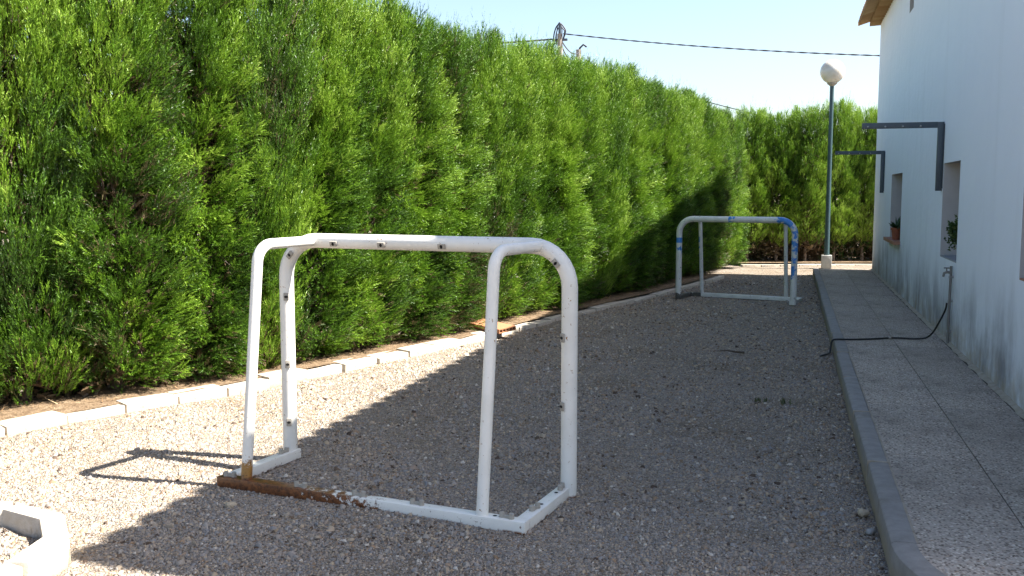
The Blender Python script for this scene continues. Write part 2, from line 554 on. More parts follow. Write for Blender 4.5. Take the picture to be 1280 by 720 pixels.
# mortar seam behind the kerb, fillet along the house
mb = MB()
for i in range(60):
    ya = 4.0 + i * (Y_FAR - 4.1) / 60
    mb.box(XK + .1025, XK + .1155, ya, ya + (Y_FAR - 4.1) / 60, 0, WALK - .002 + .003 * random.random())
mb.build('mortar_seam', 'mortar', pav, smooth=False)
mb = MB()
n = 130
for i in range(n + 1):
    yy = 4.0 + i * (Y_FAR - 4.05) / n
    wv = .036 + .016 * math.sin(i * 1.7) * random.random() + .010 * random.random()
    mb.v += [(XW - wv, yy, WALK + .0015), (XW - wv * .55, yy, WALK + .008 + .004 * random.random()), (XW + .006, yy, WALK + .018 + .008 * random.random())]
for i in range(n):
    for k in range(2):
        mb.f.append((3 * i + k, 3 * i + k + 1, 3 * i + 4 + k, 3 * i + 3 + k))
mb.build('mortar_fillet', 'mortar', pav, smooth=True)

# ------------------------------------------------------------------ house
house = empty('white_house', (XW, Y_FAR, 0))
tag(house, 'long white rendered house with tiled eave beside the pavement', 'house')
def hb(mb, name, mat, parent=house, smooth=False, bevel=0.0):
    mb.v = [(p[0] - XW, p[1] - Y_FAR, p[2]) for p in mb.v]
    return mb.build(name, mat, parent, smooth, bevel)
WIN = [  # y0, y1, z0, z1
    (9.43, 10.42, .875, 1.797), (14.15, 15.60, .835, 1.785), (5.93, 6.925, .94, 1.80), (13.60, 14.07, 3.89, 4.36)]
ZT = 4.60
REC = .26
ycuts = sorted({Y_NEAR, Y_FAR, *[w[0] for w in WIN], *[w[1] for w in WIN]})
zcuts = sorted({-.1, ZT, *[w[2] for w in WIN], *[w[3] for w in WIN]})
mb = MB()
for a, b in zip(ycuts[:-1], ycuts[1:]):
    for lo, hi in zip(zcuts[:-1], zcuts[1:]):
        cy, cz = (a + b) / 2, (lo + hi) / 2
        if any(w[0] < cy < w[1] and w[2] < cz < w[3] for w in WIN):
            continue
        mb.add([(XW, a, lo), (XW, b, lo), (XW, b, hi), (XW, a, hi)], [(0, 3, 2, 1)])
X2 = 9.2
RIDGE = ZT + (X2 - XW) / 2 * .34
xm = (XW + X2) / 2
mb.add([(XW, Y_FAR, -.1), (X2, Y_FAR, -.1), (X2, Y_FAR, ZT), (xm, Y_FAR, RIDGE), (XW, Y_FAR, ZT)], [(0, 1, 2, 3, 4)])
mb.add([(XW, Y_NEAR, -.1), (X2, Y_NEAR, -.1), (X2, Y_NEAR, ZT), (xm, Y_NEAR, RIDGE), (XW, Y_NEAR, ZT)], [(4, 3, 2, 1, 0)])
mb.add([(X2, Y_NEAR, -.1), (X2, Y_FAR, -.1), (X2, Y_FAR, ZT), (X2, Y_NEAR, ZT)], [(0, 1, 2, 3)])
hb(mb, 'wall', 'stucco')
for wi, (a, b, lo, hi) in enumerate(WIN):
    win = empty('window', (REC - .06, (a + b) / 2 - Y_FAR, (lo + hi) / 2))
    win.parent = house
    hw, hh = (b - a) / 2 - .002, (hi - lo) / 2 - .002
    rv = MB()
    xa, xb, HW, HH = -REC + .06, .06, (b - a) / 2, (hi - lo) / 2
    rv.add([(xa, -HW, -HH), (xb, -HW, -HH), (xb, -HW, HH), (xa, -HW, HH), (xa, HW, -HH), (xb, HW, -HH), (xb, HW, HH), (xa, HW, HH)],
           [(0, 1, 2, 3), (7, 6, 5, 4), (4, 5, 1, 0), (3, 2, 6, 7)])
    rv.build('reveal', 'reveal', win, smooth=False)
    f = MB()
    f.box(0, .045, -hw, -hw + .05, -hh, hh).box(0, .045, hw - .05, hw, -hh, hh)
    f.box(0.001, .044, -hw + .05, hw - .05, -hh, -hh + .05).box(0.001, .044, -hw + .05, hw - .05, hh - .05, hh)
    if wi < 3:
        f.box(.002, .043, -.03, .03, -hh + .05, hh - .05)
    f.build('frame', 'frame_paint', win, smooth=False)
    MB().box(.018, .026, -hw + .049, hw - .049, -hh + .049, hh - .049).build('pane', 'glass', win, smooth=False)
    if wi < 3:
        out = (-.002, .085, -.002)[wi]
        s = MB().box(XW - out, XW + REC - .07, a + (.004 if wi != 1 else -.05), b - (.004 if wi != 1 else -.05), lo - .03, lo + .012)
        if wi == 1:
            s = MB().box(XW - out, XW - .001, a - .04, b + .04, lo - .035, lo + .012).box(XW - .001, XW + REC - .07, a + .003, b - .003, lo + .002, lo + .0125)
        hb(s, 'sill', ('grey_sill', 'red_sill', 'red_sill')[wi])
# roof: sheet plus two courses of barrel tiles along the eave
roof = empty('roof', (0, 0, 0))
roof.parent = house
mb = MB()
zo = ZT + .11
for (xa, za, xb, zb) in ((XW - .06, zo - .06 * .34 + .10, xm, RIDGE + .2), (xm, RIDGE + .2, X2 + .3, zo)):
    mb.add([(xa, Y_NEAR - .08, za), (xb, Y_NEAR - .08, zb), (xb, Y_FAR + .05, zb), (xa, Y_FAR + .05, za)], [(0, 1, 2, 3)])
    mb.add([(xa, Y_NEAR - .08, za - .03), (xb, Y_NEAR - .08, zb - .03), (xb, Y_FAR + .05, zb - .03), (xa, Y_FAR + .05, za - .03)], [(3, 2, 1, 0)])
hb(mb, 'roof_sheet', 'roof_tile', roof)
def barrel(r0, r1, length, drop, concave=False, seg=10, th=.014):
    """half-round tile running along local -X, pitched down by drop over its length"""
    mb = MB()
    for (xx, r, z_) in ((0, r0, 0), (-length, r1, -drop)):
        for rr in (r, r - th):
            for k in range(seg + 1):
                a = math.pi * k / seg
                zz = math.sin(a) * rr
                mb.v.append((xx, math.cos(a) * rr, z_ + (-zz + r if concave else zz)))
    n = seg + 1
    for k in range(seg):
        mb.f.append((k, k + 1, 2 * n + k + 1, 2 * n + k))
        mb.f.append((n + k + 1, n + k, 3 * n + k, 3 * n + k + 1))
        mb.f.append((2 * n + k, 2 * n + k + 1, 3 * n + k + 1, 3 * n + k))
    for (p, q) in ((0, n), (n - 1, 2 * n - 1)):
        mb.f.append((p, q, 2 * n + q, 2 * n + p))
    return mb.mesh('roof_tile', 'roof_tile', True)
cor = barrel(.095, .088, .34, .02, False)
pan = barrel(.10, .09, .62, .20, True)
cov = barrel(.10, .11, .60, .20, False)
ny = int((Y_FAR - Y_NEAR + .1) / .215)
for i in range(ny + 1):
    yy = .02 - i * .215
    link('roof_tile', cor, roof, (.16, yy, ZT - .085 + random.uniform(-.004, .004)), (0, 0, random.uniform(-.02, .02)))
    link('roof_tile', pan, roof, (.24, yy + .02, ZT + .10 + random.uniform(-.004, .004)), (0, 0, random.uniform(-.02, .02)))
    link('roof_tile', cov, roof, (.24, yy - .085, ZT + .165 + random.uniform(-.004, .004)), (0, 0, random.uniform(-.02, .02)))

# ------------------------------------------------------------------ foliage generator
def build_fronds(base, direc, length, n_side, bl, bw, tint, rg, droop=0.0):
    """a spray is one thin axis leaf plus n_side branchlets; every leaf is one triangle"""
    n = len(base)
    d = direc / np.linalg.norm(direc, axis=1, keepdims=True)
    r = rg.normal(size=(n, 3))
    u = np.cross(d, r)
    u /= np.linalg.norm(u, axis=1, keepdims=True) + 1e-9
    w = np.cross(d, u)
    tris, tt = [], []
    half = (u * bw[:, None] * .5)
    tris.append(np.stack([base - half, base + half, base + d * length[:, None]], 1))
    tt.append(np.repeat(tint, 3))
    for k in range(n_side):
        f = (.12 + .75 * k / max(n_side - 1, 1)) + rg.uniform(-.06, .06, n)
        p = base + d * (length * f)[:, None]
        a = k * 2.4 + rg.uniform(-.7, .7, n)
        side = u * np.cos(a)[:, None] + w * np.sin(a)[:, None] * .75
        bd = d * rg.uniform(.9, 1.9, n)[:, None] + side
        bd /= np.linalg.norm(bd, axis=1, keepdims=True)
        bd[:, 2] -= droop
        ln = bl * rg.uniform(.7, 1.25, n) * (1.1 - .55 * f)
        q = rg.normal(size=(n, 3))
        h = np.cross(bd, q)
        h /= np.linalg.norm(h, axis=1, keepdims=True) + 1e-9
        h *= (bw * rg.uniform(.75, 1.25, n) * .5)[:, None]
        tris.append(np.stack([p - h, p + h, p + bd * ln[:, None]], 1))
        tt.append(np.repeat(np.clip(tint + rg.uniform(-.03, .07, n), 0, 1), 3))
    V = np.concatenate([x.reshape(-1, 3) for x in tris])
    return V, np.concatenate(tt)

def crown_mesh(seed, up_bias, zb, zt, lean=0.0, ax=.50, ay=.45, clumps=980, per=28, shift=0.0):
    rg = np.random.default_rng(seed)
    nfront = int(clumps * .86)
    th = np.concatenate([rg.uniform(-math.radians(98), math.radians(98), nfront), rg.uniform(math.radians(98), math.radians(262), clumps - nfront)])
    z = zb + (zt - zb - .12) * rg.uniform(0, 1, clumps) ** .97
    ph = rg.uniform(0, 6.28, 12)
    def radius(th, z):
        c, s = np.abs(np.cos(th)), np.abs(np.sin(th))
        r = (np.maximum(c, 1e-4) / ax) ** 4.2 + (np.maximum(s, 1e-4) / ay) ** 4.2
        r = r ** (-1 / 4.2)
        r *= np.interp(z, [zb, zb + .25, zb + .7, zt - .9, zt - .35, zt], [.84, .92, 1.0, .98, .86, .5])
        lump = .028 * np.sin(2.6 * th + 1.3 * z + ph[0]) + .022 * np.sin(-3.6 * th + 2.9 * z + ph[1]) + .022 * np.sin(5 * th + 7.5 * z + ph[2]) + .02 * np.sin(1.2 * th - 9.1 * z + ph[3])
        return r + lump
    R = radius(th, z)
    holes = [(rg.uniform(-1.3, 1.3), rg.uniform(zb + .2, zt - .6), rg.uniform(.07, .15)) for _ in range(10)]
    for (ht, hz, hr) in holes:
        dd = np.hypot((th - ht) * .5, (z - hz) * .6)
        R -= np.clip(1 - dd / hr, 0, 1) ** .8 * .30
    out = np.stack([np.cos(th), np.sin(th), np.zeros_like(th)], 1)
    tan = np.stack([-np.sin(th), np.cos(th), np.zeros_like(th)], 1)
    upn = np.clip(np.interp(z, [zb, zb + .9, zt - 1.0, zt], [.06, .26, 1.0, 2.3]) + up_bias + .25 * np.sin(2.2 * th + 3.1 * z + ph[5]) + rg.normal(0, .12, clumps), .08, 5)
    sw = .30 * np.sin(1.9 * th - 2.3 * z + ph[6]) + .22 * np.sin(4.1 * th + 5.2 * z + ph[7]) + rg.normal(0, .13, clumps)
    cd = out + tan * sw[:, None] + np.array([0, 0, 1.0]) * upn[:, None]
    cd /= np.linalg.norm(cd, axis=1, keepdims=True)
    clen = rg.uniform(.20, .34, clumps) * np.interp(upn, [.2, 1.6], [.85, 1.35])
    rad_c = np.sum(cd * out, 1)
    cb = out * (R - clen * rad_c - .03 + rg.normal(0, .022, clumps) - .10 * (rg.uniform(0, 1, clumps) < .30))[:, None]
    cb[:, 2] = z - clen * cd[:, 2] * .5
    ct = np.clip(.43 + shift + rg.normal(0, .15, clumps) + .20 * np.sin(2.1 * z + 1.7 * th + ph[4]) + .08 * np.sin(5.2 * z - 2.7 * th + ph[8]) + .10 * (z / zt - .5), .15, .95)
    # sprays along every plume
    idx = np.repeat(np.arange(clumps), per)
    n = len(idx)
    tt = rg.uniform(0, 1, n) ** .85
    rad = (.012 + .055 * np.sin(np.pi * np.clip(tt * .85 + .12, 0, 1))) * rg.uniform(.2, 1, n)
    rv = rg.normal(size=(n, 3))
    rv -= cd[idx] * np.sum(rv * cd[idx], 1, keepdims=True)
    rv /= np.linalg.norm(rv, axis=1, keepdims=True)
    base = cb[idx] + cd[idx] * (clen[idx] * tt)[:, None] + rv * rad[:, None]
    sd = cd[idx] * rg.uniform(1.0, 1.8, n)[:, None] + rv * .5 + rg.normal(0, .12, (n, 3))
    sd[:, 2] += .06 + max(up_bias, 0) * .5
    L = rg.uniform(.06, .12, n)
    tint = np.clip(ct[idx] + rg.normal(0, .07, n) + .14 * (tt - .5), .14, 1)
    dead = rg.uniform(0, 1, n) < np.interp(base[:, 2], [zb, zb + .4, zb + .8], [.22, .05, .010])
    tint = np.where(dead, rg.uniform(0, .1, n), tint)
    V1, T1 = build_fronds(base, sd, L, 8, rg.uniform(.022, .040, n), rg.uniform(.0042, .0075, n), tint, rg)
    # leaders on the top and stray shoots on the face
    k = 90
    a = rg.uniform(0, 6.28, k)
    rr = np.sqrt(rg.uniform(0, 1, k)) * .36
    lb = np.stack([np.cos(a) * rr + .02, np.sin(a) * rr * 1.1, np.full(k, zt - .28) - .5 * rr + rg.uniform(-.12, .05, k)], 1)
    ld = np.stack([rg.normal(0.05, .12, k), rg.normal(0, .12, k), np.ones(k)], 1)
    ll = rg.uniform(.22, .62, k)
    steps = 9
    li = np.repeat(np.arange(k), steps)
    fr = np.tile(np.linspace(0, .95, steps), k)
    bb = lb[li] + ld[li] * (ll[li] * fr)[:, None]
    dd = ld[li] + rg.normal(0, .16, (k * steps, 3))
    V2, T2 = build_fronds(bb, dd, rg.uniform(.05, .085, len(li)), 4, rg.uniform(.016, .028, len(li)) * (1.25 - .6 * fr), rg.uniform(.0035, .0065, len(li)) * (1.2 - .6 * fr), np.clip(.62 + rg.normal(0, .1, len(li)), .2, 1), rg)
    # dead brown twigs that fill the inside
    m = 1300
    a = rg.uniform(0, 6.28, m)
    rr = np.sqrt(rg.uniform(0, 1, m)) * .30
    ib = np.stack([np.cos(a) * rr - .06, np.sin(a) * rr * 1.05, rg.uniform(zb * .5, zt - .5, m)], 1)
    idr = rg.normal(0, 1, (m, 3)) + np.array([0, 0, .6])
    V3, T3 = build_fronds(ib, idr, rg.uniform(.12, .22, m), 7, rg.uniform(.07, .12, m), rg.uniform(.022, .036, m), rg.uniform(0, .09, m), rg)
    if True:
        m = 700 if zb > .3 else 350
        fb_ = np.stack([rg.uniform(-.5, -.05, m), rg.uniform(-.42, .42, m), rg.uniform(-.02, max(zb + .2, .4), m)], 1)
        V4, T4 = build_fronds(fb_, rg.normal(0, 1, (m, 3)) + np.array([0, 0, .5]), rg.uniform(.1, .2, m), 7, rg.uniform(.06, .1, m), rg.uniform(.02, .03, m), rg.uniform(0, .09, m), rg)
        V3, T3 = np.concatenate([V3, V4]), np.concatenate([T3, T4])
    V = np.concatenate([V1, V2, V3])
    T = np.concatenate([T1, T2, T3])
    V[:, 0] += lean * V[:, 2] / 3
    nf = len(V) // 3
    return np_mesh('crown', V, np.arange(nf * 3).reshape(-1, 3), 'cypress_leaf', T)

def trunk_mesh(seed, mat, h=2.6):
    rg = random.Random(seed)
    mb = MB()
    pts = []
    for i in range(8):
        f = i / 7
        pts.append((rg.uniform(-.025, .025) * (f > 0), rg.uniform(-.025, .025) * (f > 0), -.05 + f * h))
    mb.tube(pts, [.062, .05, .046, .04, .034, .028, .02, .01], 9)
    for k in range(14):
        z = .3 + k * .16
        a = rg.uniform(0, 6.28)
        ln = rg.uniform(.2, .36)
        p = Vector((0, 0, z))
        q = p + Vector((math.cos(a) * ln * .55, math.sin(a) * ln * .55, ln * .35))
        r = p + Vector((math.cos(a) * ln, math.sin(a) * ln, ln * .9))
        mb.tube([p, q, r], [.016, .011, .004], 6)
    return mb.mesh('trunk', mat)

crowns_up = [crown_mesh(101 + i, 1.1, .06, 3.22 + .05 * i) for i in range(2)]
crowns_mid = [crown_mesh(201 + i, (.0, .3, .12)[i], .06, 3.18 + .05 * (i % 2)) for i in range(3)]
crowns_back = [crown_mesh(301 + i, .9, .42, 3.10 + .08 * (i % 2), ax=.48, clumps=740, ay=.40, shift=.16) for i in range(2)]  # raised tint puts sunlight on the cross hedge into its leaf colour
trunks = [trunk_mesh(i, 'bark') for i in range(3)]
trunk_pale = trunk_mesh(9, 'bark_pale')

ORD = ['first', 'second', 'third', 'fourth', 'fifth', 'sixth', 'seventh', 'eighth', 'ninth', 'tenth', 'eleventh', 'twelfth', 'thirteenth', 'fourteenth', 'fifteenth', 'sixteenth',
       'seventeenth', 'eighteenth', 'nineteenth', 'twentieth', 'twenty-first', 'twenty-second', 'twenty-third', 'twenty-fourth', 'twenty-fifth', 'twenty-sixth', 'twenty-seventh', 'twenty-eighth', 'twenty-ninth', 'thirtieth', 'thirty-first', 'thirty-second']
# long hedge
seg = np.diff(HEDGE, axis=0)
sl = np.hypot(seg[:, 0], seg[:, 1])
cum = np.concatenate([[0], np.cumsum(sl)])
SP = .63
s0 = 1.05
k = 0
long_hedge = []
while s0 + k * SP < cum[-1] - .2:
    s = s0 + k * SP
    px = np.interp(s, cum, HEDGE[:, 0])
    py = np.interp(s, cum, HEDGE[:, 1])
    e = 1.0
    tx = np.interp(s + e, cum, HEDGE[:, 0]) - np.interp(s - e, cum, HEDGE[:, 0])
    ty = np.interp(s + e, cum, HEDGE[:, 1]) - np.interp(s - e, cum, HEDGE[:, 1])
    n = Vector((ty, -tx, 0)).normalized()
    long_hedge.append((px - n.x * .47, py - n.y * .47, math.atan2(n.y, n.x)))
    k += 1
def cypress(x, y, rz, crown, trunk, sx, sy, sz, label, group):
    t = empty('cypress_tree', (x, y, .06), rz)
    tag(t, label, 'tree', group)
    tk = link('trunk', trunk, t)
    if trunk is trunk_pale:
        tk.scale = (.6, .6, 1)
    c = link('crown', crown, t)
    c.scale = (sx, sy, sz)
    c['kind'] = 'stuff'
    return t
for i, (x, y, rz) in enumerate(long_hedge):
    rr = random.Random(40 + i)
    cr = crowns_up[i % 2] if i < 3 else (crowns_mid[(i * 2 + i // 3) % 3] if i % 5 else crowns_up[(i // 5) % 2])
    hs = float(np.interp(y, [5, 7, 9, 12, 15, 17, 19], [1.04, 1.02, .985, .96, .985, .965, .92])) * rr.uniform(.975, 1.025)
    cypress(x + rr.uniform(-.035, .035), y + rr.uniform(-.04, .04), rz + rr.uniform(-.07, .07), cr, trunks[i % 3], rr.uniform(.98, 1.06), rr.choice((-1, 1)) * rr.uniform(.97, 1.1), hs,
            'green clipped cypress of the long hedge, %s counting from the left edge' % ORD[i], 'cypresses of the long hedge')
i = 0
x = -.9
while x < 3.6:
    rr = random.Random(80 + i)
    cypress(x, 21.30 + (x + .9) * .36 + rr.uniform(-.16, .16), -math.pi / 2 + .35 + rr.uniform(-.3, .3), crowns_back[i % 2], trunk_pale, rr.uniform(.95, 1.15), rr.choice((-1, 1)) * rr.uniform(.95, 1.15), rr.uniform(.97, 1.06),
            'cypress of the cross hedge at the far end, %s from the corner' % ORD[i], 'cypresses of the far cross hedge')
    x += .60
    i += 1

# ------------------------------------------------------------------ bed edging of concrete blocks
def block_mesh(l, d, h, seed):
    rg = random.Random(seed)
    mb = MB().box(0, l, -d, 0, -.05, h)
    j = lambda: rg.uniform(-.006, .006)
    mb.v = [(p[0] + j(), p[1] + j(), p[2] + j()) for p in mb.v]
    return mb.mesh('edging_block', 'edging_concrete', True, .009)
bl = [block_mesh(.385, .17, .085, i) for i in range(5)]
edging = empty('bed_edging', (EDGE[0][0], EDGE[0][1], 0))
tag(edging, 'row of pale concrete edging blocks along the foot of the long hedge', 'edging')
eseg = np.diff(EDGE, axis=0)
ecum = np.concatenate([[0], np.cumsum(np.hypot(eseg[:, 0], eseg[:, 1]))])
s = .35
i = 0
while s + .4 < ecum[-1]:
    p = Vector((np.interp(s, ecum, EDGE[:, 0]), np.interp(s, ecum, EDGE[:, 1]), 0))
    q = Vector((np.interp(s + .39, ecum, EDGE[:, 0]), np.interp(s + .39, ecum, EDGE[:, 1]), 0))
    rz = math.atan2(q.y - p.y, q.x - p.x)
    nrm = Vector((math.sin(rz), -math.cos(rz), 0))
    rr = random.Random(300 + i)
    off = rr.uniform(-.02, .02)
    o = link('edging_block', bl[i % 5], edging, (p.x + nrm.x * off - EDGE[0][0], p.y + nrm.y * off - EDGE[0][1], rr.uniform(-.016, .006) - .018 - (.022 if s > 6.6 else .0)), (rr.uniform(-.04, .04), rr.uniform(-.02, .02), math.pi + rz + rr.uniform(-.05, .05)))
    # block geometry runs from 0 to +l along its local x with its body on -y: turned by pi it must start at the far end
    o.location.x += math.cos(rz) * .385
    o.location.y += math.sin(rz) * .385
    s += .402
    i += 1
back_edge = empty('back_edging', (-.95, 20.43, 0), .345)
tag(back_edge, 'low pale concrete edging in front of the far cross hedge', 'edging')
for i in range(14):
    link('edging_block', bl[i % 5], back_edge, (i * .40, .14 + random.uniform(-.01, .01), -.055), (0, 0, random.uniform(-.02, .02)))

# ------------------------------------------------------------------ round planter of blocks, lower left
ring_c = Vector((-3.27, 2.86, 0))
planter = empty('planter_ring', ring_c)
tag(planter, 'small ring of white concrete blocks on the gravel in the foreground corner', 'planter')
NB = 11
for i in range(NB):
    a0 = math.radians(94.6 - i * 360 / NB)
    a1 = math.radians(94.6 - (i + 1) * 360 / NB)
    am = (a0 + a1) / 2
    rg = random.Random(i + 60)
    half = .53 * math.sin((a0 - a1) / 2) - .006
    mb = MB().box(-half, half, -.06, .035, -.04, .118 + rg.uniform(-.008, .008))
    mb.v = [(p[0] + rg.uniform(-.006, .006), p[1] + rg.uniform(-.005, .005), p[2] + rg.uniform(-.004, .004)) for p in mb.v]
    o = mb.build('edging_block', 'edging_concrete', planter, True, .008)
    o.location = (math.cos(am) * .505, math.sin(am) * .505, 0)
    o.rotation_euler = (rg.uniform(-.05, .05), 0, am - math.pi / 2 + rg.uniform(-.03, .03))
mb = MB()
mb.v = [(0, 0, .045)] + [(math.cos(2 * math.pi * k / 24) * .44, math.sin(2 * math.pi * k / 24) * .44, .036 + .01 * math.sin(k * 2.3)) for k in range(24)]
mb.f = [(0, 1 + k, 1 + (k + 1) % 24) for k in range(24)]
mb.build('fill', 'gravel_sheet', planter)

# ------------------------------------------------------------------ goals
def arc_pts(c, r, a0, a1, e1, e2, n=9):
    c, e1, e2 = Vector(c), Vector(e1), Vector(e2)
    return [tuple(c + e1 * (r * math.cos(a0 + (a1 - a0) * k / (n - 1))) + e2 * (r * math.sin(a0 + (a1 - a0) * k / (n - 1)))) for k in range(n)]
def fillet(p, q, r_, rad, n=8):
    """corner q between p and r_ replaced by an arc"""
    p, q, r_ = Vector(p), Vector(q), Vector(r_)
    a = (p - q).normalized()
    b = (r_ - q).normalized()
    half = a.angle(b) / 2
    d = rad / math.tan(half)
    c = q + (a + b).normalized() * (rad / math.sin(half))
    v0 = q + a * d - c
    v1 = q + b * d - c
    out = []
    for k in range(n + 1):
        f = k / n
        tot = v0.angle(v1)
        w = (v0 * math.sin((1 - f) * tot) + v1 * math.sin(f * tot)) / math.sin(tot)
        out.append(c + w)
    return out
def make_goal(name, loc, rz, W, DP, HT, rf, rb, mat, label, upos, clips, rail_h=.055, rail_w=.062, arc_r=.20, link_dx=.055, back_top=.17):
    """x: 0 (right) to -W (left), y: 0 (front) to -DP (rear)"""
    g = empty(name, loc, rz)
    tag(g, label, 'goal', 'small goals on the gravel')
    xl, xr, yf = -W + rf * .4, -rf * .4, -rf
    zc = HT - rf
    f = MB()
    pts = [Vector((xl, yf, .0))] + fillet((xl, yf, 0), (xl, yf, zc), (xr, yf, zc), arc_r) + fillet((xl, yf, zc), (xr, yf, zc), (xr, yf, 0), arc_r) + [Vector((xr, yf, .0))]
    f.tube(pts, rf, 20)
    f.build('front_frame', mat, g)
    for sgn, ub in ((-1, upos[0]), (1, upos[1])):
        yb = -DP + rail_w * .5
        top = Vector((ub, -DP + back_top, zc - .004))
        end = Vector((ub + sgn * link_dx * (1 if sgn > 0 else -1), yf, zc))
        P = [Vector((ub, yb, rail_h - .004))] + fillet((ub, yb, 0), top, end, .10) + [end]
        MB().tube(P, rb, 16).build('back_support', mat, g)
    # rails: angle-section, butt jointed
    MB().box(-W, 0, -DP, -DP + rail_w, .0, rail_h).build('rear_rail', mat, g, True, .003)
    for x0 in (-W, -rail_w):
        MB().box(x0 + .0, x0 + rail_w, -DP + rail_w + .002, -.002, .001, rail_h - .001).build('side_rail', mat, g, True, .003)
    if clips:
        ck = MB()
        ck.box(-.022, .022, -.009, .0, -.014, .014)
        cm = ck.mesh('net_clip', 'clip_plastic', True, .003)
        kh = MB().box(-.007, .007, -.0105, -.0085, -.004, .004).box(-.0045, .0045, -.0105, -.0085, -.0095, .0095).mesh('slot', 'hole', False)
        def clip(p, rot):
            o = link('net_clip', cm, g, p, rot)
            link('slot', kh, o)
        for u in clips['bar']:
            clip((u, yf - rf * .93, zc - rf * .30), (math.radians(14), 0, 0))
        for (s_, z_) in clips['post']:
            xx = xr if s_ > 0 else xl
            ang = .55 * s_
            clip((xx - math.sin(ang) * rf, yf - math.cos(ang) * rf, z_), (0, math.radians(90), -ang))
        for s_ in (-1, 1):
            cx = (xr - arc_r) if s_ > 0 else (xl + arc_r)
            a = math.radians(40)
            rr_ = arc_r - rf * .35
            clip((cx + s_ * math.cos(a) * rr_, yf - rf * .96, zc - arc_r + math.sin(a) * rr_), (0, s_ * math.radians(50), 0))
        # twin hooks standing on the rails
        hk = MB()
        for dx in (-.024, .024):
            hk.tube([(dx, 0, 0), (dx, 0, .012), (dx * 1.1, 0, .024)], [.014, .013, .012], 8)
        hk.box(-.03, .03, -.008, .008, 0, .012)
        hm = hk.mesh('net_hook', 'clip_plastic', True)
        for u in clips['rail']:
            link('net_hook', hm, g, (u, -DP + rail_w * .5, rail_h), (0, 0, random.uniform(-.15, .15)))
        for (x_, y_) in clips['side']:
            link('net_hook', hm, g, (x_, y_, rail_h), (0, 0, math.pi / 2 + random.uniform(-.2, .2)))
        hol = MB()
        hol.lathe([(.0, .0006), (.010, .0006)], 10)
        hl = hol.mesh('bolt_hole', 'hole', False)
        for (x_, y_) in clips['holes']:
            link('bolt_hole', hl, g, (x_, y_, rail_h))
    return g
W1 = 1.72
near = make_goal('small_goal', (-1.006, 4.587, .0), math.atan2(-.1368, .9906), W1, .632, 1.284, .040, .028, 'near_goal_paint',
    'white tubular small goal with rusty rear rail standing nearest on the gravel', (-1.555, -.222),
    dict(bar=(-1.36, -1.06, -.70, -.33), post=((1, .80), (1, .46), (-1, .93), (-1, .55), (-1, .22)), rail=(-1.66, -1.22, -.88, -.56, -.10), side=((-.031, -.44), (-.031, -.10), (-W1 + .031, -.12)), holes=((-.13, -.6), (-.031, -.36), (-.031, -.17), (-.16, -.597))))
fa, fb = Vector((-1.52, 13.76, 0)), Vector((.085, 13.39, 0))
far = make_goal('small_goal', (.105, 13.42, 0), math.atan2(-.364, 1.566) + math.pi, 1.66, .52, 1.185, .042, .027, 'far_goal_paint',
    'chipped white and blue small goal at the far end of the gravel', (-1.44, -.22), None)
# seen from its front: turn it round so that its rear faces the far hedge
far.location = (-1.555, 13.80, 0)

# ------------------------------------------------------------------ globe lamp
lamp = empty('globe_lamp', (.705, 20.35, .02))
tag(lamp, 'tall green lamp post with a white globe at the end of the pavement', 'lamp post')
MB().box(-.10, .10, -.10, .10, -.05, .245).build('base_block', 'lamp_block', lamp, True, .012)
MB().tube([(0, 0, .24), (0, 0, 1.2), (0, 0, 3.66)], [.052, .046, .040], 16).build('post', 'post_green', lamp)
MB().lathe([(.04, 3.60), (.06, 3.62), (.095, 3.645), (.10, 3.67), (.05, 3.68), (0, 3.68)], 20).build('collar', 'clip_plastic', lamp)
prof = [(.236 * math.sin(math.pi * k / 24), 3.885 - .236 * math.cos(math.pi * k / 24)) for k in range(1, 25)]
MB().lathe([(.0, 3.652)] + prof, 36).build('globe', 'globe', lamp)

# ------------------------------------------------------------------ brackets on the wall
def bracket(y, z_top, label):
    b = empty('wall_bracket', (XW, y, z_top))
    tag(b, label, 'bracket', 'steel brackets on the house wall')
    MB().box(-.062, -.004, -.022, .022, -.685, -.001).build('upright', 'dark_steel', b, True, .003)
    MB().box(-.775, -.063, -.022, .022, -.058, 0).build('arm', 'dark_steel', b, True, .003)
    MB().box(-.0035, .004, -.045, .045, -.66, -.02).build('wall_plate', 'dark_steel', b, False)
    for k in range(4):
        o = MB().lathe([(0, 0), (.009, 0), (.010, .012), (.006, .016), (0, .017)], 8).build('bolt', 'galvanised', b)
        o.location = (-.72 + k * .165, -.022, -.04)
        o.rotation_euler = (math.pi / 2, 0, 0)
    return b
bracket(10.49, 2.212, 'near dark steel bracket on the white wall above the nearer window')
bracket(16.87, 2.197, 'far dark steel bracket on the white wall beyond the potted plant window')

# ------------------------------------------------------------------ plants on the sills
def pot(parent, r, h, mat='pot_clay'):
    MB().lathe([(0, 0), (r * .68, 0), (r * .92, h * .82), (r * 1.06, h * .82), (r * 1.08, h), (r * .96, h), (r * .92, h * .9), (0, h * .88)], 20).build('pot', mat, parent)
p1 = empty('potted_plant', (XW - .005, 14.62, .848))
tag(p1, 'clay pot of spiky aloe on the red sill of the far window', 'plant')
pot(p1, .072, .17)
V, F = [], []
rg = random.Random(4)
lv = MB()
for k in range(22):
    a = k * 2.4
    el = rg.uniform(.35, 1.3)
    ln = rg.uniform(.14, .24)
    d = Vector((math.cos(a) * math.cos(el), math.sin(a) * math.cos(el), math.sin(el)))
    pts = [Vector((0, 0, .14)) + d * ln * f + Vector((0, 0, -.05 * f * f * math.cos(el))) for f in (0, .35, .7, 1)]
    lv.tube(pts, [.014, .013, .009, .001], 5)
o = lv.build('leaves', 'house_plant', p1)
p2 = empty('potted_plant', (XW + .135, 9.80, .886))
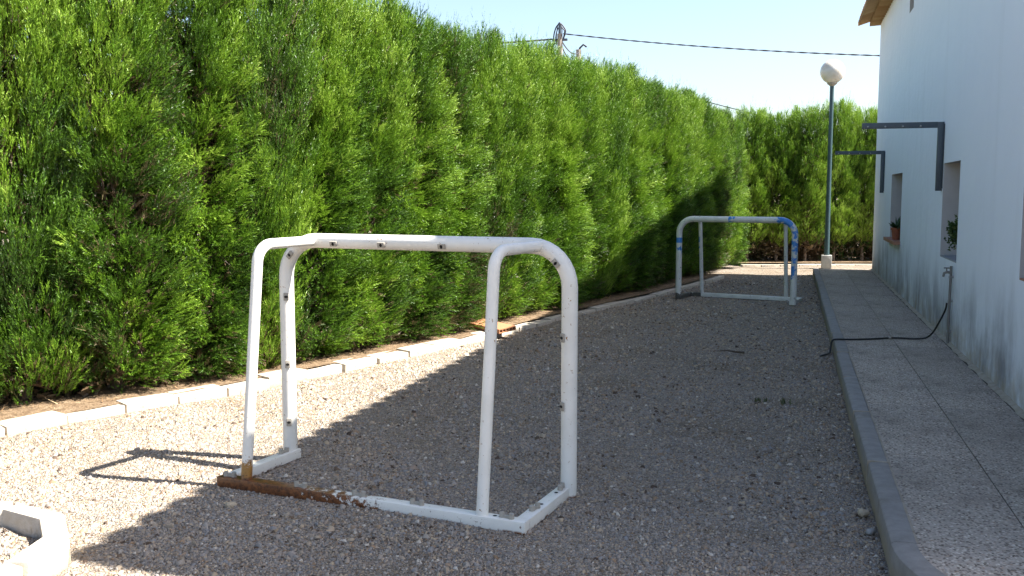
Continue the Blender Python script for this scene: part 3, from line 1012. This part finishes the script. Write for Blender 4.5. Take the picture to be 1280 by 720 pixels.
tag(p2, 'bushy trailing plant in the recess of the nearer window', 'plant')
pot(p2, .07, .17)
rg2 = np.random.default_rng(3)
n = 420
cen = rg2.normal(0, 1, (n, 3)) * np.array([.042, .055, .055]) + np.array([-.065, .0, .25])
dirs = rg2.normal(0, 1, (n, 3)) + np.array([-.3, 0, .2])
V, T = build_fronds(cen, dirs, rg2.uniform(.025, .04, n), 2, rg2.uniform(.02, .035, n), rg2.uniform(.02, .03, n), rg2.uniform(0, 1, n), rg2)
link('leaves', np_mesh('leaves', V, np.arange(len(V)).reshape(-1, 3), 'house_plant', T), p2)
st = MB()
for k in range(7):
    a = k * .9
    st.tube([(0, 0, .14), (math.cos(a) * .03 - .03, math.sin(a) * .03, .19), (math.cos(a) * .04 - .05, math.sin(a) * .05, .24)], [.005, .004, .002], 5)
st.build('stems', 'house_plant', p2)

# ------------------------------------------------------------------ water pipe and hose
pipe = empty('water_pipe', (XW - .026, 9.53, WALK))
tag(pipe, 'thin grey water pipe with tap running down the wall below the nearer window', 'pipe')
MB().tube([(0, 0, -.0), (0, 0, .35), (0.003, .004, .72)], .012, 10).build('riser', 'pipe_grey', pipe)
for z_ in (.12, .40, .62):
    MB().box(-.016, .03, -.006, .006, z_ - .012, z_ + .012).build('pipe_clip', 'galvanised', pipe, True, .002)
tp = MB().tube([(0, 0, .66), (-.03, 0, .665), (-.055, 0, .655), (-.062, 0, .62)], [.012, .013, .012, .010], 10)
tap = tp.build('tap', 'pipe_grey', pipe)
MB().tube([(-.035, 0, .67), (-.035, 0, .70)], .006, 8).tube([(-.06, 0, .702), (-.01, 0, .702)], .006, 8).build('tap_handle', 'pipe_grey', tap)
hose_pts = [(1.395, 9.54, .50), (1.385, 9.55, .43), (1.345, 9.60, .31), (1.30, 9.66, .20), (1.245, 9.70, .145), (1.15, 9.70, .133), (1.05, 9.71, .133), (.94, 9.69, .134), (.80, 9.60, .133), (.65, 9.52, .133), (.52, 9.46, .135), (.44, 9.43, .138), (.402, 9.42, .125), (.388, 9.40, .07), (.378, 9.34, .025), (.35, 9.26, .018), (.31, 9.22, .012), (.27, 9.21, -.01)]
def smooth_line(P, n=5):
    P = [Vector(p) for p in P]
    out = []
    for i in range(len(P) - 1):
        p0, p1, p2, p3 = P[max(i - 1, 0)], P[i], P[i + 1], P[min(i + 2, len(P) - 1)]
        for k in range(n):
            t_ = k / n
            out.append(.5 * ((2 * p1) + (p2 - p0) * t_ + (2 * p0 - 5 * p1 + 4 * p2 - p3) * t_ ** 2 + (3 * p1 - p0 - 3 * p2 + p3) * t_ ** 3))
    out.append(P[-1])
    return out
hose = empty('garden_hose', (.9, 9.6, WALK))
tag(hose, 'black hose lying across the pavement from wall pipe to gravel', 'hose')
mb = MB().tube(smooth_line(hose_pts), .0085, 8)
mb.v = [(p[0] - .9, p[1] - 9.6, p[2] - WALK) for p in mb.v]
mb.build('tube', 'black_rubber', hose)
o = MB().tube([(0, 0, 0), (.022, 0, 0)], .011, 8).build('joint', 'clip_plastic', hose)
o.location = (.02, .075, .0135)

# ------------------------------------------------------------------ poles and wires beyond the hedge
def pole(loc, h, r, label):
    p = empty('power_pole', loc)
    tag(p, label, 'pole', 'power poles beyond the hedge')
    MB().tube([(0, 0, -.3), (0, 0, h * .5), (0, 0, h)], [r * 1.25, r * 1.1, r], 12).build('pole', 'pole_wood', p)
    return p
# pixel (700, 40) at 45 m depth
pa = pole((-10.65, 44.75, 0), 8.95, .125, 'tall pole with looped cables behind the long hedge')
for k, (rx, hz, yy) in enumerate(((.27, .62, 0), (.20, .52, .1), (.13, .66, -.1))):
    P = [(-rx, yy, -.35), (-rx * 1.1, yy, .05), (-rx * .7, yy, hz * .72), (0, yy, hz), (rx * .65, yy, hz * .75), (rx, yy, .25), (rx * .6, yy, -.1)]
    o = MB().tube(smooth_line(P, 4), .032 - .006 * k, 6).build('cable_loop', 'cable', pa)
    o.location = (0, 0, 8.8)
MB().box(-.05, .05, -.1, .1, 8.95, 9.40).build('bracket', 'dark_steel', pa, False)
MB().box(-.36, .36, -.06, .06, 8.62, 8.72).build('crossarm', 'dark_steel', pa, False)
pb = pole((-13.05, 59.9, 0), 10.45, .16, 'smaller distant pole just right of the tall cable pole')
MB().tube([(0, 0, 10.3), (.08, 0, 10.55), (.3, 0, 10.75), (.5, 0, 10.6)], .06, 6).build('cable_loop', 'cable', pb)
def wire(a, b, sag, r, label, twist=False):
    a, b = Vector(a), Vector(b)
    P = [a.lerp(b, k / 40) - Vector((0, 0, 4 * sag * (k / 40) * (1 - k / 40))) for k in range(41)]
    w = empty('overhead_cable', a)
    tag(w, label, 'cable', 'overhead cables')
    if twist:
        n = 420
        for ph in (0, math.pi):
            Q = []
            for k in range(n + 1):
                f = k / n
                p = a.lerp(b, f) - Vector((0, 0, 4 * sag * f * (1 - f)))
                an = f * 150 + ph
                Q.append(p - a + Vector((0, math.cos(an), math.sin(an))) * r * .8)
            MB().tube(Q, r, 5).build('strand', 'cable', w)
    else:
        mb = MB().tube([p - a for p in P], r, 6)
        mb.build('strand', 'cable', w)
wire((-10.5, 44.75, 8.95), (14.5, 43.2, 6.75), .45, .019, 'thick twisted cable running from the tall pole across the sky to the house', True)
wire((-11.0, 44.75, 8.72), (-22, 41.0, 8.3), .15, .04, 'short cable leading left from the tall pole behind the hedge')
wire((-10.55, 44.75, 8.6), (-13.0, 59.9, 10.3), .3, .03, 'upper thin wire sagging between the tall pole and the distant pole')
wire((-10.55, 44.75, 8.35), (-13.0, 59.9, 10.1), .5, .03, 'lower thin wire sagging between the tall pole and the distant pole')
wire((-12.9, 59.9, 9.6), (1.0, 52.0, 4.85), .2, .024, 'thin wire descending right from the distant pole along the hedge top')

# ------------------------------------------------------------------ small things on the ground
# hollow clay brick on the edging
hbk = empty('hollow_brick', (-3.02, 9.60, .085))
tag(hbk, 'flat orange hollow clay brick lying on the edging below the hedge', 'brick')
hbk.rotation_euler = (math.radians(4), math.radians(3), math.atan2(-.33, .57))
mb = MB()
L_, Wd, T_ = .26, .12, .045
mb.box(-L_, L_, -Wd, Wd, 0, .009).box(-L_, L_, -Wd, Wd, T_ - .009, T_)
nw = 6
for k in range(nw):
    yy = -Wd + k * (2 * Wd - .009) / (nw - 1)
    mb.box(-L_ + .0005, L_ - .0005, yy + .0003, yy + .0087, .009, T_ - .009)
mb.build('body', 'brick', hbk, False)
# dead branch by the brick
db = empty('dead_branch', (-3.42, 10.0, .06))
tag(db, 'bare grey dead branch sticking out of the hedge foot behind the brick', 'branch')
mb = MB()
rg = random.Random(8)
main = [(-.25, .1, .02), (-.05, .02, .08), (.12, -.05, .12), (.20, -.08, .24), (.33, -.10, .36)]
mb.tube(smooth_line(main, 4), [.011 - .0004 * k for k in range(17)], 6)
for k in range(7):
    b = Vector(main[1 + k % 4])
    d = Vector((rg.uniform(-.4, 1), rg.uniform(-.5, .3), rg.uniform(.3, 1))).normalized() * rg.uniform(.12, .24)
    mb.tube([b, b + d * .5 + Vector((rg.uniform(-.02, .02), 0, .02)), b + d], [.006, .004, .002], 5)
mb.build('wood', 'dead_twig', db)
stk = MB().tube(smooth_line([(-.12, .02, 0), (-.03, .0, .012), (.05, -.015, .006), (.13, -.05, .008)], 4), [.004 + .0006 * k for k in range(13)], 6).build('stick', 'stick')
stk.location = (-.52, 9.18, .012)
tag(stk, 'short dark stick lying on the shaded gravel', 'stick')
for (x, y, s, lab) in ((.02, 7.02, 1.0, 'small dark weed in the gravel, nearer to the kerb of the pair'), (-.17, 7.06, .8, 'small dark weed in the gravel, farther from the kerb of the pair')):
    w = empty('weed', (x, y, 0))
    tag(w, lab, 'weed', 'weeds in the shaded gravel')
    lv = MB()
    rg = random.Random(int(x * 100) + 500)
    for k in range(16):
        a = rg.uniform(0, 6.28)
        b = Vector((rg.uniform(-.05, .05), rg.uniform(-.03, .03), 0))
        ln = rg.uniform(.03, .065) * s
        d = Vector((math.cos(a) * .5, math.sin(a) * .5, 1)).normalized() * ln
        sd = Vector((-math.sin(a), math.cos(a), 0)) * .006
        lv.add([b - sd, b + sd, b + d * .6 + sd * .9, b + d, b + d * .6 - sd * .9], [(0, 1, 2, 3, 4)])
    lv.build('leaves', 'weed_leaf', w, False)
def stone(loc, r, seed, mat, label):
    rg = random.Random(seed)
    bm = bmesh.new()
    bmesh.ops.create_icosphere(bm, subdivisions=2, radius=1)
    for v in bm.verts:
        q = v.co.copy()
        k = 1 + .16 * math.sin(q.x * 3 + seed) + .12 * math.sin(q.y * 4 + seed * 2) + rg.uniform(-.06, .06)
        v.co = Vector((q.x * r * 1.35 * k, q.y * r * k, q.z * r * .7 * k))
    me = bpy.data.meshes.new('stone')
    bm.to_mesh(me)
    bm.free()
    me.materials.append(M[mat])
    o = link('stone', me, None, loc, (0, 0, rg.uniform(0, 3)))
    tag(o, label, 'stone')
stone((.36, 4.66, .014), .026, 3, 'stone_tan', 'tan stone lying against the kerb in the shaded gravel')
stone((.375, 4.40, .012), .020, 5, 'stone_grey', 'grey stone by the kerb, nearer than the tan one')
stone((-.30, 3.35, .010), .022, 7, 'stone_tan', 'flat tan stone in the gravel between near goal and kerb')
stone((-2.55, 3.93, .012), .024, 9, 'stone_tan', 'tan stone at the shadow edge by the rusty rail')

# ------------------------------------------------------------------ loose gravel (uncountable)
def pebbles():
    F = np.array([-math.sin(math.radians(16.186)), math.cos(math.radians(16.186))])
    Rr = np.array([F[1], -F[0]])
    n = 420000
    u = rng.uniform(0, 1, n)
    # depth density falls with distance
    d0, d1 = 2.9, 17.5
    p = -.75
    d = (d0 ** (p + 1) + u * (d1 ** (p + 1) - d0 ** (p + 1))) ** (1 / (p + 1))
    lat = rng.uniform(-.60, .60, n) * d
    P = F[None] * d[:, None] + Rr[None] * lat[:, None]
    keep = (P[:, 0] < XK - .003) & (P[:, 0] > np.interp(P[:, 1], EDGE[:, 1], EDGE[:, 0]) + .01)
    rc = np.hypot(P[:, 0] - ring_c.x, P[:, 1] - ring_c.y)
    keep &= (rc > .57) | (rc < .40)
    P, d, rc = P[keep][:165000], d[keep][:165000], rc[keep][:165000]
    n = len(P)
    patch = np.sin(P[:, 0] * 3.1 + 1.7 * np.sin(P[:, 1] * 2.3)) * np.sin(P[:, 1] * 3.7 + 1.1 * np.sin(P[:, 0] * 2.9)) + .5 * np.sin(P[:, 0] * 9 + P[:, 1] * 7)
    s = np.exp(rng.normal(math.log(.0037), .46, n)) * np.interp(d, [3, 8, 12, 17], [1.0, 1.35, 1.9, 2.6]) * np.interp(patch, [-1, 1], [.85, 1.15])
    s = np.clip(s, .002, .02)
    ang = rng.uniform(0, 6.283, n)
    base = np.array([(-1, -.7), (1.05, -.6), (.0, 1.1)])
    V = np.zeros((n, 6, 3))
    asp = rng.uniform(.65, 1.0, n)
    for lvl, (sc, zz) in enumerate(((1.15, -.2), (.66, .72))):
        for k in range(3):
            jx = base[k, 0] + rng.uniform(-.45, .45, n)
            jy = (base[k, 1] + rng.uniform(-.45, .45, n)) * asp
            x = jx * sc * s
            y = jy * sc * s
            V[:, lvl * 3 + k, 0] = P[:, 0] + x * np.cos(ang) - y * np.sin(ang)
            V[:, lvl * 3 + k, 1] = P[:, 1] + x * np.sin(ang) + y * np.cos(ang)
            V[:, lvl * 3 + k, 2] = s * (zz + (rng.uniform(-.4, .4, n) if lvl else 0))
    gz = np.where(rc < .5, .042, height(P[:, 0], P[:, 1]) - .004)
    V[:, :, 2] += gz[:, None]
    tri = np.array([(3, 4, 5), (0, 1, 4), (0, 4, 3), (1, 2, 5), (1, 5, 4), (2, 0, 3), (2, 3, 5)])
    T = (np.arange(n)[:, None, None] * 6 + tri[None]).reshape(-1, 3)
    tint = np.repeat(np.clip(rng.normal(.48, .27, n) - .06 * patch, 0, 1), 6)
    return np_mesh('gravel', V.reshape(-1, 3), T, 'pebble', tint)
gr = link('gravel', pebbles())
tag(gr, 'loose grey and tan gravel covering the yard', 'gravel', None, 'stuff')

# dry needles and twigs swept against the edging and over the sunlit gravel
def litter():
    n = 9000
    s = rng.uniform(.3, 11.5, n)
    ex, ey = np.interp(s, ecum, EDGE[:, 0]), np.interp(s, ecum, EDGE[:, 1])
    side = rng.uniform(0, 1, n)
    off = np.where(side < .62, -rng.uniform(.2, .95, n), rng.gamma(1.2, .35, n) + .015)
    x = ex + off * .96
    y = ey - off * .26
    z = np.where(side < .62, .066, height(x, y) + .006) + rng.uniform(0, .01, n)
    a = rng.uniform(0, 6.283, n)
    L = rng.uniform(.015, .06, n)
    w = rng.uniform(.0012, .0028, n)
    big = rng.uniform(0, 1, n) < .02
    L = np.where(big, rng.uniform(.1, .24, n), L)
    w = np.where(big, .0035, w)
    dx, dy = np.cos(a), np.sin(a)
    dz = rng.uniform(-.1, .25, n)
    V = np.stack([np.stack([x - dy * w, y + dx * w, z], 1), np.stack([x + dy * w, y - dx * w, z], 1), np.stack([x + dx * L, y + dy * L, z + dz * L], 1)], 1)
    return np_mesh('dry_litter', V.reshape(-1, 3), np.arange(n * 3).reshape(-1, 3), 'litter', np.repeat(rng.uniform(0, 1, n), 3))
lo = link('dry_litter', litter())
tag(lo, 'dry brown needles and twigs scattered along the hedge edging', 'litter', None, 'stuff')
